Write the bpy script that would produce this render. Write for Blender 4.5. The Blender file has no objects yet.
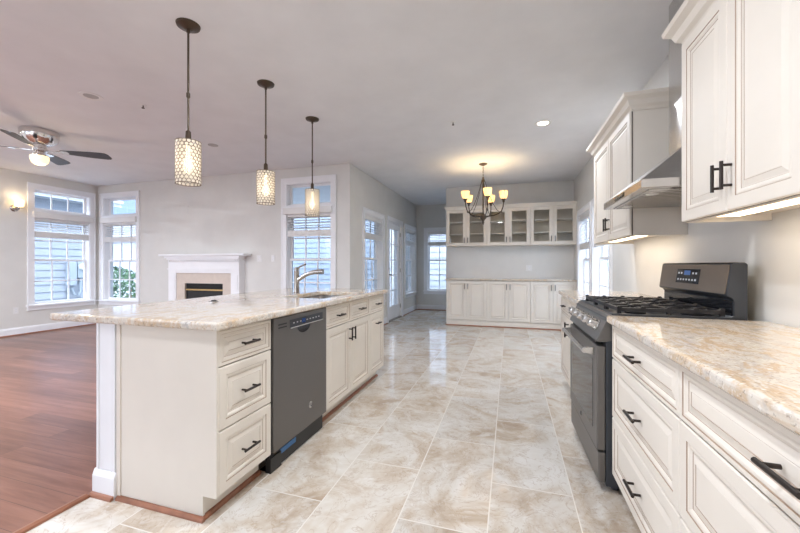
import bpy, math, random
from mathutils import Vector, Matrix
random.seed(4)
R = math.radians
SC = bpy.context.scene
COL = SC.collection

# ------------------------------------------------------------------ camera, world, exposure
F, VPX, HY, CAMH = 358.0, 510.0, 265.0, 1.17
cd = bpy.data.cameras.new('camera'); cam = bpy.data.objects.new('camera', cd); COL.objects.link(cam)
cd.sensor_width = 36.0; cd.lens = F / 800 * 36.0
cd.shift_y = (HY - 266.5) / 800
cd.clip_start = 0.02
cam.location = (0, 0, CAMH)
cam.rotation_euler = (R(90), 0, math.atan((VPX - 400) / F))
SC.camera = cam
SC.view_settings.view_transform = 'Standard'; SC.view_settings.look = 'None'
SC.view_settings.gamma = 1; SC.view_settings.exposure = 0.80
SC.view_settings.use_curve_mapping = False

WORLD_STRENGTH = 1.3
w = bpy.data.worlds.new('overcast_sky'); SC.world = w; w.use_nodes = True
nt = w.node_tree; nt.nodes.clear()
tc = nt.nodes.new('ShaderNodeTexCoord'); sx = nt.nodes.new('ShaderNodeSeparateXYZ')
rp = nt.nodes.new('ShaderNodeValToRGB'); bg = nt.nodes.new('ShaderNodeBackground'); ow = nt.nodes.new('ShaderNodeOutputWorld')
nt.links.new(tc.outputs['Generated'], sx.inputs[0]); nt.links.new(sx.outputs['Z'], rp.inputs[0])
rp.color_ramp.elements[0].position = 0.0; rp.color_ramp.elements[0].color = (0.30, 0.44, 0.70, 1); em_ = rp.color_ramp.elements.new(.35); em_.color = (.36, .50, .76, 1)
rp.color_ramp.elements[2].position = 0.9; rp.color_ramp.elements[2].color = (3.7, 4.1, 4.8, 1)
# extra sky glow added towards -y, filling the room from behind the camera
SIDE_SKY = 2.0
mr = nt.nodes.new('ShaderNodeMapRange'); mr.inputs[1].default_value = .15; mr.inputs[2].default_value = -.75; mr.inputs[3].default_value = 0; mr.inputs[4].default_value = 1
nt.links.new(sx.outputs['Y'], mr.inputs[0])
zr = nt.nodes.new('ShaderNodeMapRange'); zr.inputs[1].default_value = -.02; zr.inputs[2].default_value = .06; nt.links.new(sx.outputs['Z'], zr.inputs[0])
ml = nt.nodes.new('ShaderNodeMath'); ml.operation = 'MULTIPLY'; nt.links.new(mr.outputs[0], ml.inputs[0]); nt.links.new(zr.outputs[0], ml.inputs[1])
va = nt.nodes.new('ShaderNodeMix'); va.data_type = 'RGBA'; va.blend_type = 'ADD'; nt.links.new(ml.outputs[0], va.inputs[0])
nt.links.new(rp.outputs[0], va.inputs[6]); va.inputs[7].default_value = (SIDE_SKY * .93, SIDE_SKY * .98, SIDE_SKY * 1.08, 1)
nt.links.new(va.outputs[2], bg.inputs[0]); bg.inputs[1].default_value = WORLD_STRENGTH
nt.links.new(bg.outputs[0], ow.inputs[0])

LAMP = 1.0     # overall trim of the room's lamps
CAN_W = 60.0
CEIL = 2.74
def lamp(name, kind, loc, power, color, size=0.1, rot=None, parent=None):
    l = bpy.data.lights.new(name, kind); l.energy = power * LAMP; l.color = color
    if kind == 'AREA':
        l.shape = 'DISK'; l.size = size
    else:
        l.shadow_soft_size = size
    o = bpy.data.objects.new(name, l); COL.objects.link(o); o.location = loc
    if rot: o.rotation_euler = rot
    if parent: o.parent = parent
    return o

# ------------------------------------------------------------------ materials
def mat(name, color=(.8, .8, .8), rough=.5, metal=0, spec=None, emit=None, es=0):
    m = bpy.data.materials.new(name); m.use_nodes = True
    b = m.node_tree.nodes['Principled BSDF']
    b.inputs['Base Color'].default_value = (*color, 1); b.inputs['Roughness'].default_value = rough
    b.inputs['Metallic'].default_value = metal
    if spec is not None: b.inputs['Specular IOR Level'].default_value = spec
    if emit: b.inputs['Emission Color'].default_value = (*emit, 1); b.inputs['Emission Strength'].default_value = es
    return m
def N(m, t, **kw):
    n = m.node_tree.nodes.new(t)
    for k, v in kw.items(): setattr(n, k, v)
    return n
def L(m, a, b): m.node_tree.links.new(a, b)
def bsdf(m): return m.node_tree.nodes['Principled BSDF']
def coords(m, scale=(1, 1, 1), loc=(0, 0, 0)):
    t = N(m, 'ShaderNodeTexCoord'); p = N(m, 'ShaderNodeMapping')
    p.inputs['Scale'].default_value = scale; p.inputs['Location'].default_value = loc
    L(m, t.outputs['Object'], p.inputs[0]); return p.outputs[0]
def noise(m, vec, scale, detail=4, rough=.55, dist=0):
    n = N(m, 'ShaderNodeTexNoise'); n.inputs['Scale'].default_value = scale; n.inputs['Detail'].default_value = detail
    n.inputs['Roughness'].default_value = rough; n.inputs['Distortion'].default_value = dist
    L(m, vec, n.inputs['Vector']); return n.outputs['Fac']
def ramp(m, fac, stops):
    r = N(m, 'ShaderNodeValToRGB'); e = r.color_ramp.elements
    while len(e) < len(stops): e.new(.5)
    for i, (p, c) in enumerate(stops):
        e[i].position = p; e[i].color = (*c, 1) if len(c) == 3 else c
    L(m, fac, r.inputs[0]); return r.outputs[0]
def mix(m, fac, a, b, mode='MIX'):
    x = N(m, 'ShaderNodeMix', data_type='RGBA', blend_type=mode)
    if isinstance(fac, (int, float)): x.inputs[0].default_value = fac
    else: L(m, fac, x.inputs[0])
    for s, v in ((6, a), (7, b)):
        if isinstance(v, tuple): x.inputs[s].default_value = (*v, 1)
        else: L(m, v, x.inputs[s])
    return x.outputs[2]
def bump(m, h, strength=.1, dist=.01):
    b = N(m, 'ShaderNodeBump'); b.inputs['Strength'].default_value = strength; b.inputs['Distance'].default_value = dist
    L(m, h, b.inputs['Height']); L(m, b.outputs[0], bsdf(m).inputs['Normal'])
def painted(name, c, rough=.5, var=.03, scale=3):
    m = mat(name, c, rough); v = coords(m)
    col = ramp(m, noise(m, v, scale, 3), [(.3, tuple(x * (1 - var) for x in c)), (.7, tuple(min(1, x * (1 + var)) for x in c))])
    L(m, col, bsdf(m).inputs['Base Color'])
    bump(m, noise(m, v, 220, 2), .04, .002); return m

M = {}
M['wall'] = painted('wall_paint', (.72, .705, .675), .6)
M['ceiling'] = painted('ceiling_paint', (.80, .805, .825), .75)
M['trim'] = painted('white_trim_paint', (.88, .88, .90), .5); bsdf(M['trim']).inputs['Specular IOR Level'].default_value = .3
M['cab'] = painted('cream_cabinet_paint', (.77, .712, .635), .55); bsdf(M['cab']).inputs['Specular IOR Level'].default_value = .14
M['cab_in'] = painted('cabinet_interior', (.74, .65, .53), .5)
M['glaze'] = mat('brown_cabinet_glaze', (.38, .27, .195), .5)
M['gap'] = mat('gap_shade_edge', (.09, .065, .05), .8)  # shade of the gaps between fronts, painted onto their edges
M['bronze'] = mat('dark_bronze', (.055, .045, .04), .38, .8)
M['bronze_lamp'] = mat('brushed_bronze', (.10, .075, .055), .4, .8)
M['lattice'] = mat('bronze_wire', (.24, .185, .14), .45, .6)
M['slate'] = painted('slate_appliance', (.155, .145, .135), .34, .04, 2); bsdf(M['slate']).inputs['Metallic'].default_value = .55
M['slate_warm'] = painted('warm_slate_appliance', (.25, .195, .15), .30, .04, 2); bsdf(M['slate_warm']).inputs['Metallic'].default_value = .6
M['slate_dark'] = mat('dark_slate_side', (.045, .05, .06), .35, .3)
M['blackgl'] = mat('black_glass', (.012, .013, .016), .06)
M['black'] = mat('black_plastic', (.015, .015, .016), .4)
M['iron'] = mat('cast_iron', (.022, .022, .026), .5, .3)
M['steel'] = mat('stainless_steel', (.62, .61, .60), .24, 1)
M['chrome'] = mat('polished_nickel', (.72, .70, .68), .12, 1)
M['nickel'] = mat('brushed_nickel', (.45, .42, .39), .26, 1)
M['brass'] = mat('brass', (.70, .50, .24), .3, 1)
M['white_plastic'] = mat('white_plastic', (.80, .79, .78), .4)
M['slot'] = mat('outlet_slot', (.12, .11, .10), .6)
M['blind'] = painted('blind_slat', (.80, .785, .77), .5)
M['blade'] = mat('espresso_blade', (.045, .042, .045), .38)
M['tape'] = mat('blue_tape', (.05, .17, .40), .5)
M['mark'] = mat('printed_mark', (.62, .64, .66), .4)
M['blue_led'] = mat('blue_display', (.05, .12, .3), .3, emit=(.1, .3, .9), es=.05)
M['bulb'] = mat('lit_bulb', (1, .9, .75), .3, emit=(1, .84, .58), es=9)
M['bulb_soft'] = mat('lit_pendant_bulb', (1, .9, .75), .3, emit=(1, .84, .58), es=3.0)
M['led'] = mat('lit_diffuser', (1, .95, .85), .4, emit=(1, .88, .70), es=6)
M['strip'] = mat('lit_light_strip', (1, .92, .8), .4, emit=(1, .80, .52), es=3)
M['candark'] = mat('unlit_lens', (.42, .40, .39), .5)
M['tile_sur'] = painted('pink_beige_tile', (.66, .57, .50), .3, .05, 9)

def frosted(name, c, es, ec):
    m = mat(name, c, .35, emit=ec, es=es); nt_ = m.node_tree
    t = N(m, 'ShaderNodeBsdfTranslucent'); t.inputs[0].default_value = (*c, 1)
    a = N(m, 'ShaderNodeMixShader'); a.inputs[0].default_value = .55
    o = nt_.nodes['Material Output']; L(m, bsdf(m).outputs[0], a.inputs[1]); L(m, t.outputs[0], a.inputs[2]); L(m, a.outputs[0], o.inputs[0])
    return m
M['amber_glass'] = frosted('amber_frosted_glass', (.95, .80, .55), .55, (1, .72, .34))
M['shell'] = frosted('capiz_disc', (.84, .79, .72), .14, (1, .82, .54))
M['opal'] = frosted('opal_glass', (.95, .88, .72), .55, (1, .80, .45))
def pane(name, tint, refl=1.0):
    m = bpy.data.materials.new(name); m.use_nodes = True; t = m.node_tree; t.nodes.clear()
    o = t.nodes.new('ShaderNodeOutputMaterial'); a = t.nodes.new('ShaderNodeMixShader'); tr = t.nodes.new('ShaderNodeBsdfTransparent')
    g = t.nodes.new('ShaderNodeBsdfGlossy'); f = t.nodes.new('ShaderNodeFresnel')
    # the pane's back faces see the air side too: flip the index there
    gm = t.nodes.new('ShaderNodeNewGeometry'); io = t.nodes.new('ShaderNodeMapRange'); io.inputs[3].default_value = 1.45; io.inputs[4].default_value = 1 / 1.45
    t.links.new(gm.outputs['Backfacing'], io.inputs[0]); t.links.new(io.outputs[0], f.inputs[0])
    tr.inputs[0].default_value = (*tint, 1); g.inputs['Roughness'].default_value = .01
    t.links.new(f.outputs[0], a.inputs[0]); t.links.new(tr.outputs[0], a.inputs[1]); t.links.new(g.outputs[0], a.inputs[2]); t.links.new(a.outputs[0], o.inputs[0])
    return m
M['glass'] = pane('window_glass', (.93, .96, .98))
M['cabglass'] = pane('cabinet_glass', (.95, .96, .96))

def granite():
    m = mat('granite', rough=.07); v = coords(m)
    base = ramp(m, noise(m, coords(m, (2.0, .8, 1.2)), 3.2, 7, .66, 1.4), [(.30, (.52, .48, .45)), (.41, (.66, .60, .535)), (.52, (.71, .65, .575)), (.60, (.60, .455, .31)), (.68, (.67, .605, .52))])
    v2 = coords(m, (3.0, .9, 1.5))
    vein = ramp(m, noise(m, v2, 4.5, 8, .7, 2.2), [(.50, (0, 0, 0)), (.60, (.8, .8, .8)), (.74, (0, 0, 0))])
    c = mix(m, vein, base, (.58, .41, .25))
    gray = ramp(m, noise(m, v, 9, 6, .7, .8), [(.56, (0, 0, 0)), (.68, (.75, .75, .75))])
    c = mix(m, gray, c, (.40, .38, .37))
    sp = ramp(m, noise(m, v, 95, 3, .6), [(.57, (0, 0, 0)), (.65, (.55, .55, .55))])
    c = mix(m, sp, c, (.22, .17, .13))
    gd = ramp(m, noise(m, v, 30, 4, .6), [(.54, (0, 0, 0)), (.64, (.38, .38, .38))])
    c = mix(m, gd, c, (.46, .34, .22))
    wh = ramp(m, noise(m, v, 60, 2), [(.60, (0, 0, 0)), (.68, (.7, .7, .7))])
    c = mix(m, wh, c, (.86, .82, .76))
    L(m, c, bsdf(m).inputs['Base Color']); return m
M['granite'] = granite()

TILE_W, TILE_L = .398, .81
def tile():
    m = mat('polished_travertine', rough=.07)
    t = N(m, 'ShaderNodeTexCoord'); p = N(m, 'ShaderNodeMapping')
    p.inputs['Rotation'].default_value = (0, 0, R(90)); L(m, t.outputs['Object'], p.inputs[0])
    # bricks run along Y
    br = N(m, 'ShaderNodeTexBrick'); L(m, p.outputs[0], br.inputs['Vector'])
    p.inputs['Location'].default_value = (-TILE_L * .5 + 1.58 - TILE_L * 4.5 + TILE_L*5, .095, 0)
    br.offset = .5; br.squash = 1
    br.inputs['Color1'].default_value = (0, 0, 0, 1); br.inputs['Color2'].default_value = (1, 1, 1, 1); br.inputs['Mortar'].default_value = (.5, .5, .5, 1)
    br.inputs['Scale'].default_value = 1; br.inputs['Mortar Size'].default_value = .0034; br.inputs['Mortar Smooth'].default_value = .3
    br.inputs['Bias'].default_value = 0; br.inputs['Brick Width'].default_value = TILE_L; br.inputs['Row Height'].default_value = TILE_W
    v = coords(m)
    # every tile shows another cut of the stone
    vm = N(m, 'ShaderNodeVectorMath', operation='MULTIPLY_ADD'); L(m, br.outputs['Color'], vm.inputs[0]); vm.inputs[1].default_value = (7, 5, 3); L(m, v, vm.inputs[2])
    n1 = noise(m, vm.outputs[0], 2.6, 7, .62, 1.2)
    c = ramp(m, n1, [(.30, (.44, .345, .26)), (.44, (.585, .505, .42)), (.55, (.67, .63, .575)), (.70, (.73, .705, .67))])
    n2 = noise(m, vm.outputs[0], 9, 6, .7, 1.0)
    c = mix(m, ramp(m, n2, [(.52, (0, 0, 0)), (.66, (.55, .55, .55))]), c, (.76, .745, .72))
    vein = ramp(m, noise(m, vm.outputs[0], 5, 5, .6, 2.5), [(.485, (0, 0, 0)), (.5, (.6, .6, .6)), (.515, (0, 0, 0))])
    c = mix(m, vein, c, (.42, .31, .22))
    tv = ramp(m, br.outputs['Color'], [(0, (.93, .93, .93)), (1, (1.05, 1.04, 1.02))])
    c = mix(m, 1.0, c, tv, 'MULTIPLY')
    c = mix(m, br.outputs['Fac'], c, (.78, .74, .68))
    L(m, c, bsdf(m).inputs['Base Color'])
    bump(m, ramp(m, br.outputs['Fac'], [(0, (1, 1, 1)), (1, (0, 0, 0))]), .25, .002)
    return m
M['tile'] = tile()

def wood(name, cols, plank=(1.5, .125), rough=.28, rot=0):
    m = mat(name, rough=rough)
    t = N(m, 'ShaderNodeTexCoord'); p = N(m, 'ShaderNodeMapping'); p.inputs['Rotation'].default_value = (0, 0, rot); L(m, t.outputs['Object'], p.inputs[0])
    br = N(m, 'ShaderNodeTexBrick'); L(m, p.outputs[0], br.inputs['Vector']); br.offset = .37
    br.inputs['Color1'].default_value = (0, 0, 0, 1); br.inputs['Color2'].default_value = (1, 1, 1, 1)
    br.inputs['Scale'].default_value = 1; br.inputs['Mortar Size'].default_value = .0012; br.inputs['Brick Width'].default_value = plank[0]; br.inputs['Row Height'].default_value = plank[1]
    s = N(m, 'ShaderNodeMapping'); s.inputs['Scale'].default_value = (1.2, 16, 1); L(m, p.outputs[0], s.inputs[0])
    vm = N(m, 'ShaderNodeVectorMath', operation='MULTIPLY_ADD'); L(m, br.outputs['Color'], vm.inputs[0]); vm.inputs[1].default_value = (9, 7, 0); L(m, s.outputs[0], vm.inputs[2])
    g = noise(m, vm.outputs[0], 1.6, 6, .6, .6)
    c = ramp(m, g, [(.3, cols[0]), (.7, cols[1])])
    tv = ramp(m, br.outputs['Color'], [(0, (.72, .70, .70)), (1, (1.25, 1.22, 1.2))])
    c = mix(m, 1.0, c, tv, 'MULTIPLY'); c = mix(m, br.outputs['Fac'], c, (.10, .05, .03))
    L(m, c, bsdf(m).inputs['Base Color']); return m
M['wood'] = wood('brown_wood_floor', ((.165, .072, .049), (.28, .138, .10)))
M['shoe'] = painted('brown_shoe_moulding', (.30, .125, .07), .35, .2, 12)
M['siding'] = painted('white_vinyl_siding', (.35, .375, .42), .5)
M['siding_blue'] = painted('blue_grey_siding', (.25, .30, .37), .5)
M['siding_pale'] = painted('pale_siding', (.42, .45, .50), .5)
M['house_trim'] = mat('house_white', (.78, .80, .82), .5)
M['soffit'] = mat('grey_soffit', (.42, .45, .50), .6)
M['roof'] = painted('grey_shingle', (.16, .17, .19), .8, .2, 14)
M['meter'] = mat('meter_grey', (.34, .38, .42), .5)
M['leaf'] = painted('leaf_green', (.06, .14, .05), .6, .4, 9)
M['ground'] = painted('gravel_yard', (.28, .30, .31), .9, .2, 2)

# ------------------------------------------------------------------ mesh helpers
class MB:
    def __init__(s): s.v = []; s.f = []; s.m = []
    def add(s, vs, fs, mi=0):
        o = len(s.v); s.v += [tuple(p) for p in vs]
        for f in fs: s.f.append([i + o for i in f]); s.m.append(mi)
        return s
    def box(s, x0, x1, y0, y1, z0, z1, mi=0):
        x0, x1 = sorted((x0, x1)); y0, y1 = sorted((y0, y1)); z0, z1 = sorted((z0, z1))
        vs = [(x, y, z) for z in (z0, z1) for y in (y0, y1) for x in (x0, x1)]
        return s.add(vs, [(0, 2, 3, 1), (4, 5, 7, 6), (0, 1, 5, 4), (2, 6, 7, 3), (0, 4, 6, 2), (1, 3, 7, 5)], mi)
    def tube(s, pts, r, n=10, mi=0, caps=True):
        pts = [Vector(p) for p in pts]; rs = r if isinstance(r, (list, tuple)) else [r] * len(pts)
        vs = []; up = None
        for i, p in enumerate(pts):
            t = (pts[min(i + 1, len(pts) - 1)] - pts[max(i - 1, 0)])
            t = t.normalized() if t.length > 1e-9 else Vector((0, 0, 1))
            if up is None:
                up = Vector((0, 0, 1)) if abs(t.z) < .9 else Vector((1, 0, 0))
            a = t.cross(up); a = a.normalized() if a.length > 1e-6 else Vector((1, 0, 0)); b = t.cross(a).normalized(); up = -b if (-b).dot(up) > 0 else b
            for k in range(n):
                q = 2 * math.pi * k / n; vs.append(p + (a * math.cos(q) + b * math.sin(q)) * rs[i])
        fs = [(i * n + k, i * n + (k + 1) % n, (i + 1) * n + (k + 1) % n, (i + 1) * n + k) for i in range(len(pts) - 1) for k in range(n)]
        if caps: fs += [tuple(range(n))[::-1], tuple((len(pts) - 1) * n + k for k in range(n))]
        return s.add(vs, fs, mi)
    def lathe(s, prof, c=(0, 0, 0), n=24, mi=0, axis=(0, 0, 1), caps=True):
        q = Vector((0, 0, 1)).rotation_difference(Vector(axis).normalized()); c = Vector(c)
        vs = [c + q @ Vector((r * math.cos(2 * math.pi * k / n), r * math.sin(2 * math.pi * k / n), z)) for r, z in prof for k in range(n)]
        fs = [(i * n + k, i * n + (k + 1) % n, (i + 1) * n + (k + 1) % n, (i + 1) * n + k) for i in range(len(prof) - 1) for k in range(n)]
        if caps: fs += [tuple(range(n))[::-1], tuple((len(prof) - 1) * n + k for k in range(n))]
        return s.add(vs, fs, mi)
    def prism(s, poly, a0, a1, axis='x', mi=0):
        # poly: (u,v) pairs; axis x -> (y,z), y -> (x,z), z -> (x,y)
        def P(u, v, a): return (a, u, v) if axis == 'x' else ((u, a, v) if axis == 'y' else (u, v, a))
        n = len(poly); vs = [P(u, v, a0) for u, v in poly] + [P(u, v, a1) for u, v in poly]
        fs = [(i, (i + 1) % n, n + (i + 1) % n, n + i) for i in range(n)] + [tuple(range(n))[::-1], tuple(range(n, 2 * n))]
        return s.add(vs, fs, mi)
    def rings(s, x0, x1, z0, z1, rg, mi_cap=0):
        # raised panel facing -y: rings of (inset, y, material)
        vs = []; fs = []
        for ins, y, _ in rg:
            vs += [(x0 + ins, y, z0 + ins), (x1 - ins, y, z0 + ins), (x1 - ins, y, z1 - ins), (x0 + ins, y, z1 - ins)]
        o = len(s.v); s.v += vs
        for i in range(len(rg) - 1):
            for k in range(4):
                s.f.append([o + 4 * i + k, o + 4 * i + (k + 1) % 4, o + 4 * i + 4 + (k + 1) % 4, o + 4 * i + 4 + k]); s.m.append(rg[i + 1][2])
        j = 4 * (len(rg) - 1); s.f.append([o + j, o + j + 1, o + j + 2, o + j + 3]); s.m.append(mi_cap)
        s.f.append([o + 3, o + 2, o + 1, o]); s.m.append(0)
        return s
    def slab(s, x0, x1, z0, z1, t, holes=(), y0=0, flat=False):
        # wall in the xz plane from y0 to y0+t with rectangular holes; flat=True lays it in xy with z as thickness
        xs = sorted({x0, x1, *[h[0] for h in holes], *[h[1] for h in holes]}); zs = sorted({z0, z1, *[h[2] for h in holes], *[h[3] for h in holes]})
        xs = [x for x in xs if x0 <= x <= x1]; zs = [z for z in zs if z0 <= z <= z1]
        idx = {}
        def V(i, j, b):
            if (i, j, b) not in idx:
                idx[(i, j, b)] = len(s.v); y = y0 + (t if b else 0)
                s.v.append((xs[i], zs[j], y) if flat else (xs[i], y, zs[j]))
            return idx[(i, j, b)]
        def solid(i, j):
            if i < 0 or j < 0 or i >= len(xs) - 1 or j >= len(zs) - 1: return False
            cx = (xs[i] + xs[i + 1]) / 2; cz = (zs[j] + zs[j + 1]) / 2
            return not any(h[0] < cx < h[1] and h[2] < cz < h[3] for h in holes)
        def face(l): s.f.append(l[::-1] if flat else l); s.m.append(0)
        for i in range(len(xs) - 1):
            for j in range(len(zs) - 1):
                if not solid(i, j): continue
                face([V(i, j, 0), V(i + 1, j, 0), V(i + 1, j + 1, 0), V(i, j + 1, 0)])
                face([V(i, j, 1), V(i, j + 1, 1), V(i + 1, j + 1, 1), V(i + 1, j, 1)])
                if not solid(i - 1, j): face([V(i, j, 0), V(i, j + 1, 0), V(i, j + 1, 1), V(i, j, 1)])
                if not solid(i + 1, j): face([V(i + 1, j, 0), V(i + 1, j, 1), V(i + 1, j + 1, 1), V(i + 1, j + 1, 0)])
                if not solid(i, j - 1): face([V(i, j, 0), V(i, j, 1), V(i + 1, j, 1), V(i + 1, j, 0)])
                if not solid(i, j + 1): face([V(i, j + 1, 0), V(i + 1, j + 1, 0), V(i + 1, j + 1, 1), V(i, j + 1, 1)])
        return s
    def xf(s, mtx):
        s.v = [tuple(mtx @ Vector(p)) for p in s.v]; return s
    def build(s, name, mats, parent=None, smooth=False, bevel=0, seg=2, loc=None, rz=None):
        me = bpy.data.meshes.new(name); me.from_pydata(s.v, [], s.f); me.validate(); me.update()
        import bmesh
        bm = bmesh.new(); bm.from_mesh(me); bmesh.ops.recalc_face_normals(bm, faces=bm.faces); bm.to_mesh(me); bm.free()
        if not isinstance(mats, (list, tuple)): mats = [mats]
        for m_ in mats: me.materials.append(M[m_] if isinstance(m_, str) else m_)
        if len(me.polygons) == len(s.m): me.polygons.foreach_set('material_index', s.m)
        if smooth:
            me.polygons.foreach_set('use_smooth', [True] * len(me.polygons)); me.set_sharp_from_angle(angle=R(38))
        o = bpy.data.objects.new(name, me); COL.objects.link(o)
        if bevel:
            b = o.modifiers.new('edge', 'BEVEL'); b.width = bevel; b.segments = seg; b.limit_method = 'ANGLE'; b.angle_limit = R(40)
        if parent: o.parent = parent
        if loc: o.location = loc
        if rz is not None: o.rotation_euler = (0, 0, rz)
        return o
def tag(o, label=None, cat=None, group=None, kind=None):
    if label: o['label'] = label
    if cat: o['category'] = cat
    if group: o['group'] = group
    if kind: o['kind'] = kind
    return o
def thing(name, loc, label=None, cat=None, group=None, rz=0, kind=None):
    o = bpy.data.objects.new(name, None); COL.objects.link(o); o.location = loc; o.rotation_euler = (0, 0, rz); o.empty_display_size = .1
    return tag(o, label, cat, group, kind)
def kids(o): return [c for c in COL.objects if c.parent == o]
def dup(o, parent=None):
    c = o.copy(); COL.objects.link(c)
    if parent: c.parent = parent
    for k in kids(o): dup(k, c)
    return c
def struct(name, mb, m, loc=None, rz=None, bevel=0):
    o = mb.build(name, m, None, loc=loc, rz=rz, bevel=bevel); o['kind'] = 'structure'; return o

# ------------------------------------------------------------------ room shell
XL, YF, XN, YN, YD, XR, YB = -7.85, 5.05, -2.36, 9.15, 7.27, 1.13, -2.6
XS = -1.25   # left end of the dining wall
T = .16
# windows: name, wall, opening lo, hi along the wall in world, z0, z1, transom (z0,z1) or None
W = {
 1: ('left', 4.045, 4.905, .48, 1.99, (2.13, 2.49)),
 2: ('fire', -7.67, -6.80, .48, 1.99, (2.13, 2.49)),
 3: ('fire', -3.49, -2.68, .48, 1.99, (2.13, 2.49)),
 4: ('nook', 5.61, 6.50, .48, 2.05, None),
 5: ('nook', 8.09, 8.98, .48, 2.05, None),
 6: ('back', -2.065, -1.19, .50, 2.05, None),
 7: ('right', 5.84, 6.72, .48, 2.0, None),
 8: ('right', 4.75, 5.63, .48, 2.0, None)}
DOOR = (6.86, 7.79, 0, 2.075)
def holes(wall, f=lambda a, b: (a, b)):
    out = []
    for k, (wl, a, b, z0, z1, tr) in W.items():
        if wl != wall: continue
        a_, b_ = f(a, b)
        out.append((a_, b_, z0, z1))
        if tr: out.append((a_, b_, tr[0], tr[1]))
    return out
# floors
fl = MB(); fl.box(-2.035, XR + T, YB, YN + T, -.05, 0); struct('floor', fl, 'tile')
fl = MB(); fl.box(XL - T, -2.0352, YB, YF + T, -.05, -.001); struct('floor_living', fl, 'wood')
fl = MB(); fl.box(XN - T, -2.0352, YF + T + .001, YN + T, -.05, 0); struct('floor_nook', fl, 'tile')
ce = MB(); ce.box(XL - T, XR + T, YB - T, YN + T, CEIL, CEIL + .1); struct('ceiling', ce, 'ceiling')
# walls, each built facing -y in its own frame
struct('wall_left', MB().slab(YB, YF + T, 0, CEIL, T, holes('left')), 'wall', loc=(XL, 0, 0), rz=R(90))
struct('wall_fireplace', MB().slab(XL + .001, XN, 0, CEIL, T, holes('fire')), 'wall', loc=(0, YF, 0))
struct('wall_nook', MB().slab(YF + T + .001, YN, 0, CEIL, T, holes('nook') + [DOOR]), 'wall', loc=(XN, 0, 0), rz=R(90))
struct('wall_nook_back', MB().slab(XN - T, XR + T, 0, CEIL, T, holes('back')), 'wall', loc=(0, YN, 0))
struct('wall_dining', MB().slab(XS, XR - .001, 0, CEIL, .13), 'wall', loc=(0, YD, 0))
struct('wall_nook_right', MB().slab(YD + .131, YN - .001, 0, CEIL, .1), 'wall', loc=(-.75, 0, 0), rz=R(90))
struct('wall_right', MB().slab(-YN + .001, -YB, 0, CEIL, T, holes('right', lambda a, b: (-b, -a))), 'wall', loc=(XR, 0, 0), rz=R(-90))
# the unseen back wall, with unglazed openings added to let sky light in
struct('wall_back', MB().slab(-XR - T, -XL + T, 0, CEIL, T, [(2.6, 4.6, .3, 2.4), (5.2, 7.2, .3, 2.4)]), 'wall', loc=(0, YB, 0), rz=R(180))

def baseboard(name, x0, x1, loc, rz, shoe=True):
    b = MB(); b.prism([(0, 0), (-.016, 0), (-.016, .10), (-.010, .118), (-.004, .13), (0, .13)], x0, x1)
    o = struct(name, b, 'trim', loc=loc, rz=rz)
    return o
def shoe(name, x0, x1, loc, rz, d=0):
    b = MB(); b.prism([(-d, 0), (-d - .018, 0), (-d - .017, .009), (-d - .010, .017), (-d, .019)], x0, x1)
    return struct(name, b, 'shoe', loc=loc, rz=rz)
baseboard('baseboard_left', YB, YF - .001, (XL + .0005, 0, 0), R(90)); shoe('trim_1', YB, YF - .02, (XL + .001, 0, 0), R(90), .016)
baseboard('baseboard_fireplace', XL + .02, -5.95, (0, YF - .0005, 0), 0)
baseboard('baseboard_fireplace_right', -4.22, XN, (0, YF - .0005, 0), 0)
baseboard('baseboard_nook_left', YF, DOOR[0] - .10, (XN + .0005, 0, 0), R(90)); shoe('trim_2', YF, DOOR[0] - .10, (XN + .001, 0, 0), R(90), .016)
baseboard('baseboard_nook', DOOR[1] + .10, YN - .02, (XN + .0005, 0, 0), R(90)); shoe('trim_3', DOOR[1] + .10, YN - .04, (XN + .001, 0, 0), R(90), .016)
baseboard('baseboard_nook_back', XN + .02, -.76, (0, YN - .0005, 0), 0); shoe('trim_4', XN + .04, -.76, (0, YN - .001, 0), 0, .016)
baseboard('baseboard_right', -7.0, -3.95, (XR - .0005, 0, 0), R(-90))
# strip between wood and tile, up to the island's half wall
st = MB(); st.prism([(-.022, 0), (.022, 0), (.018, .010), (0, .014), (-.018, .010)], YB, 1.265, 'y')
struct('trim_5', st, 'shoe', loc=(-2.045, 0, 0))

# ------------------------------------------------------------------ windows
def frame_box(b, x0, x1, z0, z1, w_, y0, y1):
    b.box(x0, x0 + w_, y0, y1, z0, z1); b.box(x1 - w_, x1, y0, y1, z0, z1)
    b.box(x0 + w_, x1 - w_, y0, y1, z0, z0 + w_); b.box(x0 + w_, x1 - w_, y0, y1, z1 - w_, z1)
def sash(root, x0, x1, z0, z1, y, cols, rows, nm='sash'):
    b = MB(); e = .034
    frame_box(b, x0, x1, z0, z1, e, y, y + .03)
    for i in range(1, cols):
        cx = x0 + e + (x1 - x0 - 2 * e) * i / cols; b.box(cx - .010, cx + .010, y + .006, y + .022, z0 + e, z1 - e)
    for j in range(1, rows):
        cz = z0 + e + (z1 - z0 - 2 * e) * j / rows; b.box(x0 + e, x1 - e, y + .007, y + .021, cz - .010, cz + .010)
    o = b.build(nm, 'trim', root)
    MB().box(x0 + e - .002, x1 - e + .002, y + .012, y + .016, z0 + e - .002, z1 - e + .002).build('glass_pane', 'glass', o)
FR = {'left': ((XL, 0, 0), R(90), 1), 'fire': ((0, YF, 0), 0, 1), 'nook': ((XN, 0, 0), R(90), 1), 'back': ((0, YN, 0), 0, 1), 'right': ((XR, 0, 0), R(-90), -1)}
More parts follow.
